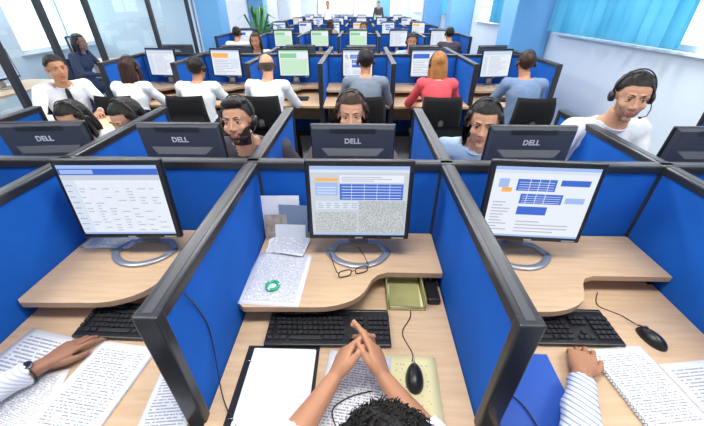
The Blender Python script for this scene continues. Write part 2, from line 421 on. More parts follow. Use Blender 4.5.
    if hands:
        for i,s in enumerate((-1,1)):
            ho=(hand_opts or {}).get(i)
            if ho is not None:
                me=hand_build(Wd[i],ho['dir'],ho['back'],1 if i==0 else -1,curls=ho.get('curls'),curl=ho.get('curl',(.35,.45,.3)),spread=ho.get('spread',.09),elbow=E[i] if ho.get('arm') else None,skin=skin,nailm=NAIL,scale=ho.get('scale',1.0),thumb=ho.get('thumb',0))
                obj('hand_left' if i==0 else 'hand_right',me,parent=root)
            else:
                key=('hand',i,skin.name)
                if key not in HEADS:
                    HEADS[key]=hand_build((0,0,0),(0,1,0),(0,0,1),1 if i==0 else -1,skin=skin,nails=False,voxel=.004)
                d=(Wd[i]-E[i]).normalized(); o=obj('hand_left' if i==0 else 'hand_right',HEADS[key],loc=Wd[i],parent=root)
                if stand: o.rotation_euler=(-math.pi/2,0,0)
                else: o.rotation_euler=(0,0,math.atan2(-d.x,d.y)*.5)
    if tie:
        tb=bmesh.new(); pts=[]
        for t in(.93,.87,.8,.65,.5,.35,.25):
            ry=[b for a,_,b in TT if a>=t][0]
            pts.append(tc(t)+V((0,ry+.026,0)))
        loft(tb,pts,[(.012,.006),(.018,.008),(.02,.005),(.026,.004),(.032,.004),(.038,.004),(.004,.003)],10,xref=(1,0,0))
        obj('necktie',mesh_from(tb,'necktie',[tie]),parent=root)
    return root,E,Wd
CORAL=mat('shirt_coral',(.72,.08,.10),.8,var=.08); GREY=mat('shirt_grey',(.17,.21,.27),.8,var=.08); BLUSH=mat('shirt_blue_grey',(.16,.24,.38),.8,var=.08)
LBLUE=mat('shirt_light_blue',(.42,.58,.80),.8); DARK=mat('shirt_dark',(.05,.045,.06),.8); TAN=mat('shirt_tan',(.4,.3,.22),.8)
STRIPE=mat_stripe('shirt_stripe',(.80,.83,.88),(.30,.38,.55)); CHECK=mat_stripe('shirt_fine_stripe',(.82,.84,.88),(.55,.60,.72),240)
PI=math.pi
CHAIRS=[]
# ---- foreground
person('seated_man',(.02,-.07),0,head=(.03,.268,1.062),hpitch=-.45,hair='curly',shirt=WSH,pants=JEANS,headset=False,voxel=.008,sleeve=.40,skin=SKIN,
       wr=((-.088,.620,.755),(.062,.625,.755)),poles=((-1,-.2,-.75),(1,-.2,-.75)),
       hand_opts={0:dict(dir=(.36,.88,.22),back=(-.80,.10,.55),curls=[(.30,.45,.4),(.45,.6,.4),(.6,.7,.4),(.7,.7,.5)],spread=.05,arm=True,scale=1.06),
                  1:dict(dir=(-.30,.90,.26),back=(.80,.10,.55),curls=[(.10,.2,.15),(.2,.35,.25),(.4,.5,.4),(.55,.6,.5)],spread=.06,arm=True,scale=1.06)})
CHAIRS.append((0.02,-.13,0))
person('seated_man',(-.93,0),0,head=(-.05,.30,1.15),hpitch=-.4,hair='short',shirt=CHECK,pants=TROU,headset=True,voxel=.008,sleeve=.93,skin=mat('skin_brown',(.36,.17,.10),.5,var=.08,sss=.05),
       wr=((-.085,.600,.705),(.17,.25,.66)),hand_opts={0:dict(dir=(.45,.88,-.06),back=(-.1,.1,1),curls=[(.1,.35,.3),(.15,.4,.3),(.2,.5,.3),(.35,.6,.4)],spread=.10,arm=True)})
CHAIRS.append((-.93,-.07,0))
person('seated_man',(.78,0),0,head=(.02,.30,1.15),hpitch=-.4,hair='short',shirt=STRIPE,pants=JEANS,headset=True,voxel=.008,sleeve=.93,skin=SKIN,
       wr=((-.08,.605,.715),(.17,.22,.66)),poles=((-1,-.3,-.6),(1,-.3,-.6)),hand_opts={0:dict(dir=(.5,.86,-.05),back=(-.1,.05,1),curls=[(.3,.5,.4),(.35,.6,.4),(.45,.7,.5),(.55,.8,.5)],spread=.06,arm=True)})
CHAIRS.append((.78,-.07,0))
# ---- second row, facing the camera (local +Y -> world -Y ; local X flips)
def facing(name,hx,hy,hz,lean=.34,**kw):
    loc=(hx,hy+lean); CHAIRS.append((hx,hy+lean+.06,PI))
    return person(name,loc,PI,head=(0,lean,hz),wr=((-.16,.36+.05,.74),(.16,.36+.05,.74)),**kw)
facing('seated_man',-.64,1.70,1.165,hair='quiff',fskin=SKINB,skin=SKIN2,shirt=DARK,hyaw=-.05,hroll=.08,hpitch=.15)
facing('seated_woman',-.05,1.86,1.165,female=True,hair='bob',hairm=HBR,skin=SKIN2,shirt=TAN,hpitch=-.05)
facing('seated_woman',.655,1.74,1.155,female=True,hair='bob',hairm=HB,skin=SKIN2,shirt=LBLUE,hyaw=-.35,hpitch=-.1)
facing('seated_man',1.41,1.80,1.28,lean=.26,hair='short',hairm=HB,fskin=SKINS,skin=SKIN2,shirt=WSH,hyaw=-.35,hpitch=-.08)
facing('seated_woman',-1.45,2.0,1.08,female=True,hair='bob',hairm=HB,skin=SKIN2,shirt=WSH,hpitch=-.3,hyaw=-.3)
facing('seated_woman',-1.93,2.15,1.03,female=True,hair='bob',hairm=HB,skin=SKIN2,shirt=WSH,hpitch=-.3)
# ---- third row seen from behind
def away(name,hx,hy,hz,lean=.14,**kw):
    CHAIRS.append((hx,hy-lean-.06,0))
    return person(name,(hx,hy-lean),0,head=(0,lean,hz),**kw)
away('seated_man',.05,3.76,1.17,shirt=GREY,hairm=HB)
away('seated_woman',.81,3.76,1.15,female=True,hair='long',hairm=HBL,shirt=CORAL,skin=SKIN2)
away('seated_man',1.71,3.74,1.16,shirt=BLUSH,hairm=HBR,hyaw=-.2)
away('seated_man',-1.00,3.76,1.12,shirt=WSH,hair='bald',hairm=HGR,skin=SKIN2,hyaw=.25,hpitch=-.2)
away('seated_man',-1.75,3.74,1.10,shirt=WSH,hyaw=-.15)
away('seated_woman',-2.46,3.72,1.10,female=True,hair='long',hairm=HBR,shirt=WSH,skin=SKIN2)
# ---- man in a tie at the side table
person('seated_man',(-2.98,3.36),-PI/2-.7,head=(0,.16,1.17),shirt=WSH,tie=BLACK,hair='short',headset=False,hyaw=.1,wr=((-.15,.40,.79),(.18,.42,.79)))
CHAIRS.append((-3.04,3.41,-PI/2-.7))
# ---- distant ones
for (x,y,f,sh,fem,hs,hm) in [(-1.7,6.05,PI,WSH,True,'long',HBR),(-2.5,7.3,0,WSH,False,'short',HB),(1.75,7.3,0,DARK,False,'short',HB),(.8,6.0,PI,LBLUE,False,'short',HB),(-.9,10.75,0,TAN,True,'long',HBR),(.05,9.55,PI,WSH,False,'short',HB)]:
    person('seated_woman' if fem else 'seated_man',(x,y),f,head=(0,.14,1.17),shirt=sh,female=fem,hair=hs,hairm=hm,voxel=.018); CHAIRS.append((x,y-.06*(1 if f==0 else -1),f))
person('standing_man',(-1.5,17.1),PI,head=(0,.03,1.64),stand=True,shirt=WSH,headset=False,wr=((-.26,.05,.85),(.26,.05,.85)),voxel=.02)
person('standing_man',(.9,20.6),PI,head=(0,.03,1.64),stand=True,shirt=DARK,headset=False,wr=((-.26,.05,.85),(.26,.05,.85)),voxel=.02)
person('seated_woman',(-4.5,5.6),-PI/2,head=(0,.14,1.18),shirt=DARK,female=True,hair='long',headset=False,voxel=.018); CHAIRS.append((-4.56,5.6,-PI/2))
# ------------------------------------------------------------------ wristwatch
bm=bmesh.new()
pts=[(.031*math.cos(a),0,.026*math.sin(a)) for a in [2*PI*i/24 for i in range(24)]]
loft(bm,pts,[(.0018,.010)]*24,8,closed=True,xref=(0,1,0))
loft(bm,[(0,0,.027),(0,0,.034)],[.017,.016],20,1); loft(bm,[(0,0,.034),(0,0,.0345)],[.013,.013],20,2)
me=mesh_from(bm,'wristwatch',[BLACK,STEEL,BLACK])
obj('wristwatch',me,(-1.028,.575,.710),(-.05,0,-.45))
# ------------------------------------------------------------------ office chair
bm=bmesh.new()
CH=mat('chair_fabric',(.015,.015,.018),.8,var=.2,bump=.3,bscale=500)
box(bm,(0,.03,.43),(.48,.46,.05),0,.022,seg=3,smooth=True)
n=12; t=bmesh.new(); rows=[]
for a in range(n+1):
    u=-1+2*a/n
    rows.append([t.verts.new((u*.21*(1-.12*(w/8)**3),-.24+.05*u*u-.05*math.sin(w/8*PI*.8),.56+.36*w/8)) for w in range(9)])
for a in range(n):
    for w in range(8): 
        f=t.faces.new((rows[a][w],rows[a+1][w],rows[a+1][w+1],rows[a][w+1])); f.smooth=True
bmesh.ops.solidify(t,geom=t.faces[:],thickness=.035)
m=bpy.data.meshes.new('t'); t.to_mesh(m); t.free(); bm.from_mesh(m); bpy.data.meshes.remove(m)
loft(bm,[(0,-.15,.40),(0,-.26,.42),(0,-.285,.55),(0,-.27,.75)],[(.03,.008)]*4,8,1,xref=(1,0,0))
loft(bm,[(0,0,.41),(0,0,.25),(0,0,.249),(0,0,.10)],[.02,.02,.032,.032],14,1)
for i in range(5):
    a=2*PI*i/5+.3; c,s=math.cos(a),math.sin(a)
    loft(bm,[(c*.03,s*.03,.11),(c*.16,s*.16,.095),(c*.29,s*.29,.07)],[(.022,.018),(.018,.014),(.014,.012)],8,1)
    loft(bm,[(c*.29-s*.015,s*.29+c*.015,.03),(c*.29+s*.015,s*.29-c*.015,.03)],[.03,.03],14,1)
me_chair=mesh_from(bm,'office_chair',[CH,BLACK])
for (x,y,f) in CHAIRS: obj('office_chair',me_chair,(x,y,0),(0,0,f))
# ------------------------------------------------------------------ cubicles
D0=[-2.13,-1.29,-.46,.37,1.29,2.2]; D1=[-2.97]+D0
PZ=1.12; DEP=.83
ROWS=[1.304+3.516*i for i in range(6)]
def partition(Yb,divs):
    bm=bmesh.new()
    x0,x1=divs[0],divs[-1]
    def panel(cx,cy,lx,ly):
        box(bm,(cx,cy,.56),(lx,ly,1.06),0)
    panel((x0+x1)/2,Yb,x1-x0,.040)
    box(bm,((x0+x1)/2,Yb,PZ-.0175),(x1-x0+.056,.056,.035),1,.006)
    box(bm,((x0+x1)/2,Yb,PZ-.0005),(x1-x0,.022,.003),2)
    box(bm,((x0+x1)/2,Yb,.04),(x1-x0,.05,.08),1)
    for x in divs:
        for s in(-1,1):
            cy=Yb+s*(DEP/2+.014); l=DEP-.028
            panel(x,cy,.040,l)
            box(bm,(x,cy,PZ-.0175),(.056,l+.001,.035),1,.006)
            box(bm,(x,cy,PZ-.0005),(.022,l,.003),2)
            box(bm,(x,cy,.04),(.05,l,.08),1)
            box(bm,(x,Yb+s*(DEP),PZ/2),(.058,.030,PZ+.001),1,.005)
        box(bm,(x,Yb,PZ/2+.001),(.060,.060,PZ),1,.005)
    obj('cubicle_partition',mesh_from(bm,'cubicle_partition',[FABRIC,FRAME,FRAME2]))
def desk_mesh(w,low_poly=None,depth=.905):
    """local: wall at y=0, user toward -y, x in [0,w]"""
    bm=bmesh.new(); g=.024
    cur=[(g,-.026),(w-g,-.026),(w-g,-.30)]
    x_in=.52; 
    cur+= [(x_in+.06,-.30),(x_in+.02,-.315),(x_in-.005,-.345)]
    for i in range(1,9):
        t=i/8; ang=t*PI/2
        cur.append((x_in-.02-.20*(1-math.cos(ang)) ,-.36-.13*math.sin(ang)))
    cur+= [(g+.02,-.495),(g,-.48)]
    prism(bm,cur,.735,.76,0,1)
    low=low_poly or [(g,-.026),(w-g,-.026),(w-g,-depth),(g,-depth)]
    prism(bm,low,.645,.67,0,1)
    for x in(g+.012,w-g-.012):
        box(bm,(x,-.20,.32),(.02,.34,.645),0)
        box(bm,(x,-.15,.7025),(.018,.20,.063),2)
    box(bm,(w/2,-.05,.45),(w-2*g-.05,.018,.38),0)
    return mesh_from(bm,'cubicle_desk',[WOOD,mat('edge_band',(.56,.37,.22),.45),BLACK])
DM={}
def get_desk(w,kind='std'):
    k=(round(w,2),kind)
    if k not in DM:
        if kind=='shallow': DM[k]=desk_mesh(w,depth=.62)
        else: DM[k]=desk_mesh(w)
    return DM[k]
# ------------------------------------------------------------------ monitor
def E(name,c,s=1.0): return mat('scr_'+name,c,.3,emit=s)
SW,SH=.374,.300
def screen_rects(kind):
    R=[]; rnd=random.Random(sum(map(ord,kind)))
    white=E('white',(.80,.85,.93)); grey=E('grey',(.58,.63,.70)); blue=E('blue',(.03,.13,.62)); lb=E('lightblue',(.35,.50,.85)); dk=E('dark',(.10,.12,.18)); txt=E('text',(.42,.46,.55)); gr=E('green',(.25,.62,.30)); orr=E('orange',(.95,.45,.08)); map_=mat('scr_map',(.5,.5,.5),.3,emit=1.0); pal=E('pale',(.68,.75,.88))
    R.append((0,0,1,1,white if kind!='map' else grey))
    R.append((0,.955,1,1,lb if kind!='green' else gr)); R.append((0,0,1,.03,lb))
    R.append((0,.915,1,.95,pal))
    if kind=='map':
        R.append((.50,.04,.99,.52,map_)); R.append((.03,.04,.48,.36,map_))
        R.append((.05,.80,.28,.84,orr)); R.append((.30,.78,.95,.88,white)); R.append((.05,.40,.49,.52,pal))
        R.append((.05,.60,.28,.78,lb)); R.append((.30,.54,.95,.76,blue))
        for i in range(5): R.append((.32,.56+.04*i,.93,.568+.04*i,white)); 
        for j in range(4): R.append((.42+.13*j,.54,.424+.13*j,.76,white))
        for i in range(3):
            for j in range(5): R.append((.07+j*.175*.5,.42+i*.03,.07+j*.0875+rnd.uniform(.03,.07),.432+i*.03,txt))
        for i in range(3): R.append((.32,.80+i*.025,.32+rnd.uniform(.3,.6),.81+i*.025,txt)); R.append((.07,.63+.04*i,.26,.64+.04*i,white))
    elif kind=='table':
        R.append((.06,.72,.16,.84,lb)); R.append((.24,.68,.62,.84,blue)); R.append((.66,.76,.94,.84,blue)); R.append((.10,.66,.20,.72,orr))
        R.append((.30,.50,.72,.64,blue)); R.append((.75,.52,.94,.60,lb)); R.append((.30,.34,.60,.46,blue))
        for i in range(4): R.append((.26,.70+.032*i,.60,.706+.032*i,white)); R.append((.32,.515+.03*i,.70,.521+.03*i,white))
        for k in(.36,.45,.54): R.append((k,.50,k+.006,.84,white))
        for i in range(10): R.append((.04,.10+.045*i,.04+rnd.uniform(.08,.2),.115+.045*i,txt))
        for i in range(4): R.append((.32,.08+.05*i,.32+rnd.uniform(.2,.55),.095+.05*i,txt))
    elif kind=='sheet':
        R.append((0,.87,1,.955,blue)); R.append((.02,.885,.35,.94,lb)); R.append((0,.80,1,.87,grey)); R.append((0,.03,.13,.80,pal))
        for i in range(18): R.append((.13,.05+.041*i,.98,.053+.041*i,pal))
        for j in range(7): R.append((.13+.12*j,.05,.134+.12*j,.80,pal))
        for i in range(16):
            for j in range(7):
                if rnd.random()<.55: R.append((.145+.12*j,.062+.041*i,.145+.12*j+rnd.uniform(.03,.09),.074+.041*i,txt))
        for i in range(9): R.append((.02,.08+.08*i,.02+rnd.uniform(.05,.09),.095+.08*i,txt))
    elif kind=='doc':
        R.append((.03,.86,.97,.91,grey)); R.append((.03,.06,.20,.84,pal))
        for i in range(17): R.append((.24,.09+.044*i,.24+rnd.uniform(.3,.68),.103+.044*i,txt))
        for i in range(8): R.append((.05,.15+.08*i,.05+rnd.uniform(.06,.13),.165+.08*i,txt))
    else:
        c={'green':gr,'orange':orr,'blue':blue}[kind]
        R.append((.04,.70,.60,.88,c)); 
        for i in range(9): R.append((.06,.08+.065*i,.06+rnd.uniform(.3,.8),.10+.065*i,txt))
        R.append((.66,.30,.95,.66,pal))
        if kind=='green': R.append((.04,.06,.96,.66,E('palegreen',(.55,.80,.58))))
    return R
def setup_map():
    m=MATS['scr_map']; nt=m.node_tree; b=nt.nodes['Principled BSDF']
    tc=nt.nodes.new('ShaderNodeTexCoord'); n=nt.nodes.new('ShaderNodeTexVoronoi'); n.feature='DISTANCE_TO_EDGE'; n.inputs['Scale'].default_value=110
    cr=nt.nodes.new('ShaderNodeValToRGB'); cr.color_ramp.elements[0].color=(.62,.66,.68,1); cr.color_ramp.elements[1].color=(.34,.38,.40,1); cr.color_ramp.elements[1].position=.25
    nt.links.new(tc.outputs['Object'],n.inputs['Vector']); nt.links.new(n.outputs['Distance'],cr.inputs[0]); nt.links.new(cr.outputs[0],b.inputs['Emission Color'])
def text_mesh(s,size,depth=.0008):
    cu=bpy.data.curves.new('t','FONT'); cu.body=s; cu.size=size; cu.extrude=depth; cu.align_x='CENTER'; cu.align_y='CENTER'; cu.resolution_u=3; cu.offset=.0008
    o=bpy.data.objects.new('t',cu); COL.objects.link(o); dg=bpy.context.evaluated_depsgraph_get(); dg.update()
    me=bpy.data.meshes.new_from_object(o.evaluated_get(dg)); bpy.data.objects.remove(o); bpy.data.curves.remove(cu)
    return me
LOGO=text_mesh('DELL',.036)
def monitor_mesh(kind):
    bm=bmesh.new(); mats=[CHARC,SILVER,BLACK,LOGOM]
    pan=bmesh.new()
    box(pan,(0,0,0),(.412,.022,.345),2,.007,seg=3)
    box(pan,(0,-.0112,.0),(.384,.002,.312),2)
    box(pan,(.16,-.0115,-.164),(.05,.002,.006),1)
    box(pan,(0,-.0122,-.164),(.03,.0015,.006),1)
    def frus(y0,y1,w0,h0,w1,h1,m,dz0=0,dz=0):
        a=[pan.verts.new((sx*w0/2,y0,sz*h0/2+dz0)) for sx,sz in((-1,-1),(1,-1),(1,1),(-1,1))]
        b=[pan.verts.new((sx*w1/2,y1,sz*h1/2+dz)) for sx,sz in((-1,-1),(1,-1),(1,1),(-1,1))]
        for i in range(4):
            f=pan.faces.new((a[i],a[(i+1)%4],b[(i+1)%4],b[i])); f.material_index=m
        f=pan.faces.new(b[::-1]); f.material_index=m
        f=pan.faces.new(a); f.material_index=m
    frus(.0105,.030,.402,.335,.385,.315,0)
    frus(.0295,.052,.31,.21,.24,.16,0,-.045,-.05)
    for i in range(5): box(pan,(0,.0305,.138+.0055*i),(.22,.001,.0016),2)
    bmesh.ops.recalc_face_normals(pan,faces=pan.faces[:])
    lm=bmesh.new(); lm.from_mesh(LOGO); lm.transform(Matrix.Translation((0,.0312,.096))@Euler((PI/2,0,PI)).to_matrix().to_4x4())
    for f in lm.faces: f.material_index=3
    m=bpy.data.meshes.new('t'); lm.to_mesh(m); lm.free(); 
    pan.from_mesh(m); bpy.data.meshes.remove(m)
    for k,(a,b,c,d,mt) in enumerate(screen_rects(kind)):
        if mt not in mats: mats.append(mt)
        y=-.0124-.00012*min(k,12)-.00001*k
        quad(pan,[((a-.5)*SW,y,(b-.5)*SH),((c-.5)*SW,y,(b-.5)*SH),((c-.5)*SW,y,(d-.5)*SH),((a-.5)*SW,y,(d-.5)*SH)],mats.index(mt))
    pan.transform(Matrix.Translation((0,0,.272))@Euler((-.07,0,0)).to_matrix().to_4x4())
    m=bpy.data.meshes.new('t'); pan.to_mesh(m); pan.free(); bm.from_mesh(m); bpy.data.meshes.remove(m)
    loft(bm,[(0,.075,.012),(0,.080,.10),(0,.074,.20),(0,.05,.275)],[(.045,.010),(.036,.011),(.032,.011),(.03,.011)],12,1,xref=(1,0,0))
    loft(bm,[(-.035,.05,.262),(.035,.05,.262)],[.016,.016],12,0)
    pts=[]
    for i in range(29):
        a=PI*1.08+ (PI*.84)*i/28
        pts.append((.130*math.cos(a),.045+.125*math.sin(a)*1.0,.0065))
    loft(bm,pts,[(.0062,.016)]*29,10,1,xref=(0,0,1))
    loft(bm,[pts[0],(-.09,.075,.0065),(0,.088,.0065),(.09,.075,.0065),pts[-1]],[(.0062,.016)]*5,10,1,xref=(0,0,1))
    me=mesh_from(bm,'desktop_monitor',mats,recalc=False)
    return me
MON={}
def get_mon(k):
    if k not in MON: MON[k]=monitor_mesh(k)
    return MON[k]
# ------------------------------------------------------------------ keyboard, mouse
bm=bmesh.new()
box(bm,(0,0,.010),(.448,.158,.014),0,.004)
box(bm,(0,.071,.0155),(.44,.012,.011),0,.003)
def keyrow(y,xs,w,z):
    for x in xs: box(bm,(x,y,z),(w,.0155,.008),1,.0015,seg=1)
for r in range(6):
    y=.052-.0205*r-(0.0 if r else -.004); z=.0235-.0008*r
    if r==0: keyrow(y,[-.21]+[-.165+.0215*i for i in range(4)]+[-.07+.0215*i for i in range(4)]+[.022+.0215*i for i in range(3)],.0175,z)
    elif r<5: keyrow(y,[-.211+.0190*i+(.004*r if i else 0) for i in range(14)],.0168,z)
    else:
        keyrow(y,[-.207,-.182,-.157],.021,z); box(bm,(-.080,y,z),(.115,.0155,.008),1,.0015); keyrow(y,[-.005,.019,.043],.021,z)
    if r in(1,2,5): keyrow(y,[.083,.102,.121],.0168,z)
    if r==4: keyrow(y,[.102],.0168,z)
    if r>0: keyrow(y,[.152,.171,.190,.209],.0168,z)
box(bm,(0,.0,.002),(.40,.13,.004),0)
me_kb=mesh_from(bm,'keyboard',[BLACK,KEYM])
bm=bmesh.new()
ell(bm,(0,0,.0),(.029,.052,.034),0,u=28,v=18)
for v in bm.verts:
    v.co.x*=1-.12*(v.co.y/.052)
    v.co.z=max(v.co.z,.0)
loft(bm,[(-.002,.028,.029),(.002,.028,.029)],[.008,.008],14,1)
box(bm,(0,.040,.0240),(.0012,.03,.006),1,rot=(-.5,0,0))
me_mouse=mesh_from(bm,'computer_mouse',[BLACK,FRAME2])
# ------------------------------------------------------------------ rows
kinds=['doc','table','orange','green','blue','doc','table']
for ri,Yb in enumerate(ROWS):
    divs=D0 if ri==0 else D1
    partition(Yb,divs)
    for ci in range(len(divs)-1):
        xa,xb=divs[ci],divs[ci+1]; w=xb-xa; cx=(xa+xb)/2
        obj('cubicle_desk',get_desk(w),(xa,Yb,0))
        obj('cubicle_desk',get_desk(w,'shallow' if ri==0 else 'std'),(xb,Yb,0),(0,0,PI))
        rnd=random.Random(ri*31+ci)
        if ri==0:
            if abs(xa+.46)<.01: obj('desktop_monitor',get_mon('map'),(0,1.115,.7602),(0,0,.01))
            elif abs(xa+1.29)<.01: obj('desktop_monitor',get_mon('sheet'),(-.945,1.10,.7602),(0,0,.03))
            elif abs(xa-.37)<.01: obj('desktop_monitor',get_mon('table'),(.695,1.12,.7602),(0,0,-.06))
            else: obj('desktop_monitor',get_mon('doc'),(cx,1.11,.7602))
        else:
            k=['doc','orange','green','table','blue','doc'][ci] if ri==1 else kinds[rnd.randrange(7)]
            obj('desktop_monitor',get_mon(k),(cx+rnd.uniform(-.05,.05),Yb-.20,.7602),(0,0,rnd.uniform(-.15,.15)))
            if ri<3: obj('keyboard',me_kb,(cx,Yb-.60,.6705))
        if ri==0:
            bx={-2.13:-1.56,-1.29:-.88,-.46:-.035,.37:.82,1.29:1.68}[round(xa,2)]
            obj('desktop_monitor',get_mon('doc'),(bx,1.56,.7602),(0,0,PI+(.1 if bx<-1.4 else 0)))
        else:
            obj('desktop_monitor',get_mon('doc'),(cx+rnd.uniform(-.06,.06),Yb+.24,.7602),(0,0,PI+rnd.uniform(-.15,.15)))
for ri in range(4,6):
    for ci in range(len(D1)-1):
        cx=(D1[ci]+D1[ci+1])/2; rnd=random.Random(ri*7+ci)
        if rnd.random()<.55: obj('office_chair',me_chair,(cx,ROWS[ri]-1.15,0),(0,0,rnd.uniform(-.5,.5)))
# ------------------------------------------------------------------ foreground items
def kb(x,y,r): obj('keyboard',me_kb,(x,y,.6704),(0,0,r))
kb(-.105,.79,.015); kb(-.80,.80,-.02); kb(.715,.815,.0); kb(-1.72,.79,0); kb(1.75,.79,0)
obj('computer_mouse',me_mouse,(.185,.605,.6736),(0,0,-.1)); obj('computer_mouse',me_mouse,(1.055,.775,.6706),(0,0,.35))
def cable(name,pts,r=.0018,m=BLACK):
    P=[V(p) for p in pts]; out=[]
    for i in range(len(P)-1):
        p0=P[max(i-1,0)];p1=P[i];p2=P[i+1];p3=P[min(i+2,len(P)-1)]
        for k in range(8):
            t=k/8; out.append(.5*((2*p1)+(-p0+p2)*t+(2*p0-5*p1+4*p2-p3)*t*t+(-p0+3*p1-3*p2+p3)*t**3))
    out.append(P[-1]); bm=bmesh.new(); loft(bm,out,r,6); obj(name,mesh_from(bm,name,[m]))
cable('mouse_cable',[(.183,.656,.687),(.19,.70,.6725),(.165,.78,.6725),(.205,.86,.6725),(.20,.95,.6725)])
cable('mouse_cable',[(1.037,.824,.685),(1.02,.88,.6725),(.96,.93,.6725),(1.0,1.0,.6725)])
cable('headset_cable',[(-.425,.56,1.09),(-.436,.60,1.00),(-.437,.62,.90),(-.432,.60,.80),(-.40,.52,.69),(-.33,.44,.683),(-.27,.41,.688)],.002)
cable('headset_cable',[(.05,.56,.678),(-.02,.54,.678),(-.07,.50,.678),(-.05,.44,.678)],.002)
cable('headset_cable',[(.52,.42,.683),(.50,.52,.680),(.45,.60,.680),(.52,.67,.680),(.47,.72,.674),(.55,.735,.674)],.002)
PAP1=mat_paper('paper_text'); PAP2=mat_paper('paper_form',lines=24,cover=.62,words=22,ink=(.28,.31,.40)); PAPY=mat_paper('paper_yellow',base=(.84,.76,.42),lines=30,cover=.3)
PAP3=mat_paper('paper_dense',lines=48,cover=.6,words=60,margin=.08); PLAIN=mat('paper_plain',(.86,.88,.92),.7,var=.03)
def paper(name,x,y,w,h,rot,m,z=.6703,t=.0012,curl=0.0):
    bm=bmesh.new(); n=8; top=[];
    for i in range(n+1):
        u=i/n; top.append([bm.verts.new(((u-.5)*w,(v-.5)*h,t+curl*(u-.5)**2*4*(.5+.5*v)+.0)) for v in [j/n for j in range(n+1)]])
    for i in range(n):
        for j in range(n): bm.faces.new((top[i][j],top[i+1][j],top[i+1][j+1],top[i][j+1])).smooth=True
    bot=[[bm.verts.new((v.co.x,v.co.y,v.co.z-t)) for v in r] for r in top]
    for i in range(n):
        for j in range(n): bm.faces.new((bot[i][j],bot[i][j+1],bot[i+1][j+1],bot[i+1][j]))
    per=[(i,0) for i in range(n)]+[(n,j) for j in range(n)]+[(i,n) for i in range(n,0,-1)]+[(0,j) for j in range(n,0,-1)]
    for k in range(len(per)):
        a=per[k];b=per[(k+1)%len(per)]
        bm.faces.new((top[a[0]][a[1]],bot[a[0]][a[1]],bot[b[0]][b[1]],top[b[0]][b[1]]))
    return obj(name,mesh_from(bm,name,[m]),(x,y,z),(0,0,rot))
def binder(x,y,rot):
    bm=bmesh.new(); box(bm,(0,0,.002),(.25,.315,.004),0,.001); 
    for i in range(5): box(bm,(.004+.0012*i,-.002*i,.0055+.0018*i),(.212,.292,.0016),1)
    for k in range(12): box(bm,(.012,.125-.021*k,.01355),(.17,.0012,.0002),3)
    for k in(-.09,.09):
        pts=[(-.105+.010*math.cos(a),k,.006+.012*math.sin(a)) for a in[PI*i/8 for i in range(9)]]; loft(bm,pts,.0015,6,2)
    obj('ring_binder',mesh_from(bm,'ring_binder',[BLACK,PLAIN,STEEL,mat('ruled_line',(.55,.62,.75),.7)]),(x,y,.6703),(0,0,rot))
binder(-.255,.555,.0)
paper('notepad',.11,.575,.30,.23,-.05,PAPY,z=.6703,t=.003)
paper('paper_sheet',-.005,.545,.21,.29,-.12,PAP1,z=.6735,t=.0015)
paper('printed_sheet',-.325,.965,.235,.295,-.05,PAP3,z=.7602,t=.001)
bm=bmesh.new(); GG=mat('green_glass',(.02,.45,.22),.08,spec=.8)
pts=[(.022*math.cos(a),.022*math.sin(a),.007) for a in[2*PI*i/24 for i in range(24)]]; loft(bm,pts,[.0065]*24,10,0,closed=True); loft(bm,[(0,0,.0),(0,0,.004)],[.024,.022],24,1)
for i in range(3):
    a=i*2.09; loft(bm,[(.022*math.cos(a),.022*math.sin(a),.013),(.030*math.cos(a+.3),.030*math.sin(a+.3),.010)],[.006,.002],8,1)
obj('glass_paperweight',mesh_from(bm,'glass_paperweight',[GG,mat('pale_glass',(.7,.85,.8),.1)]),(-.33,.91,.7614))
# brochures leaning on the back panel, with a low stack in front
bm=bmesh.new()
for i,(x,w,h,m,r) in enumerate([(-.02,.17,.205,0,.03),(.035,.13,.165,1,-.06),(-.045,.10,.12,2,.08),(.02,.14,.075,0,-.02)]):
    lean=.13+.05*i
    box(bm,(x,-.004-.012*i-math.sin(lean)*h/2,math.cos(lean)*h/2+.001),(w,.003,h),m,0,rot=(-lean,r*.0,r))
obj('leaning_brochures',mesh_from(bm,'leaning_brochures',[PLAIN,mat('folder_grey',(.22,.30,.42),.5),mat('brochure_photo',(.42,.36,.30),.5,var=.6,vscale=40)]),(-.335,1.272,.7602))
bm=bmesh.new(); 
for i in range(4): box(bm,(.004*i,-.006*i,.002+.0035*i),(.17,.12,.003),i%2,0,rot=(0,0,.12-.1*i))
obj('document_stack',mesh_from(bm,'document_stack',[PLAIN,PAP2]),(-.325,1.175,.7602))
bm=bmesh.new(); 
for i in range(2): box(bm,(0,-.01*i,.003+.006*i),(.22,.13,.005),i,.001,rot=(0,0,.1-.15*i))
obj('document_stack',mesh_from(bm,'document_stack',[PLAIN,PAP2]),(-1.13,1.20,.7603))
# eyeglasses
bm=bmesh.new()
def rim(cx):
    return [(cx+.026*math.copysign(abs(math.cos(a))**.6,math.cos(a)),.0,.020+.019*math.copysign(abs(math.sin(a))**.6,math.sin(a))) for a in[2*PI*i/24 for i in range(24)]]
for s in(-1,1):
    loft(bm,rim(s*.035),[.0026]*24,6,closed=True)
    loft(bm,[(s*.061,0,.030),(s*.067,.006,.031),(s*.068,.06,.031),(s*.064,.115,.026),(s*.062,.14,.008)],[.0021]*5,6)
loft(bm,[(-.010,0,.024),(0,-.002,.027),(.010,0,.024)],[.0020]*3,6)
obj('eyeglasses',mesh_from(bm,'eyeglasses',[BLACK]),(-.02,.985,.7612),(.12,0,.35))
bm=bmesh.new(); OL=mat('olive_card',(.38,.36,.14),.6,var=.3,vscale=15)
for c,s in [((0,0,.003),(.15,.20,.006)),((-.073,0,.03),(.004,.20,.055)),((.073,0,.03),(.004,.20,.055)),((0,.098,.03),(.15,.004,.055))]: box(bm,c,s,0,.001)
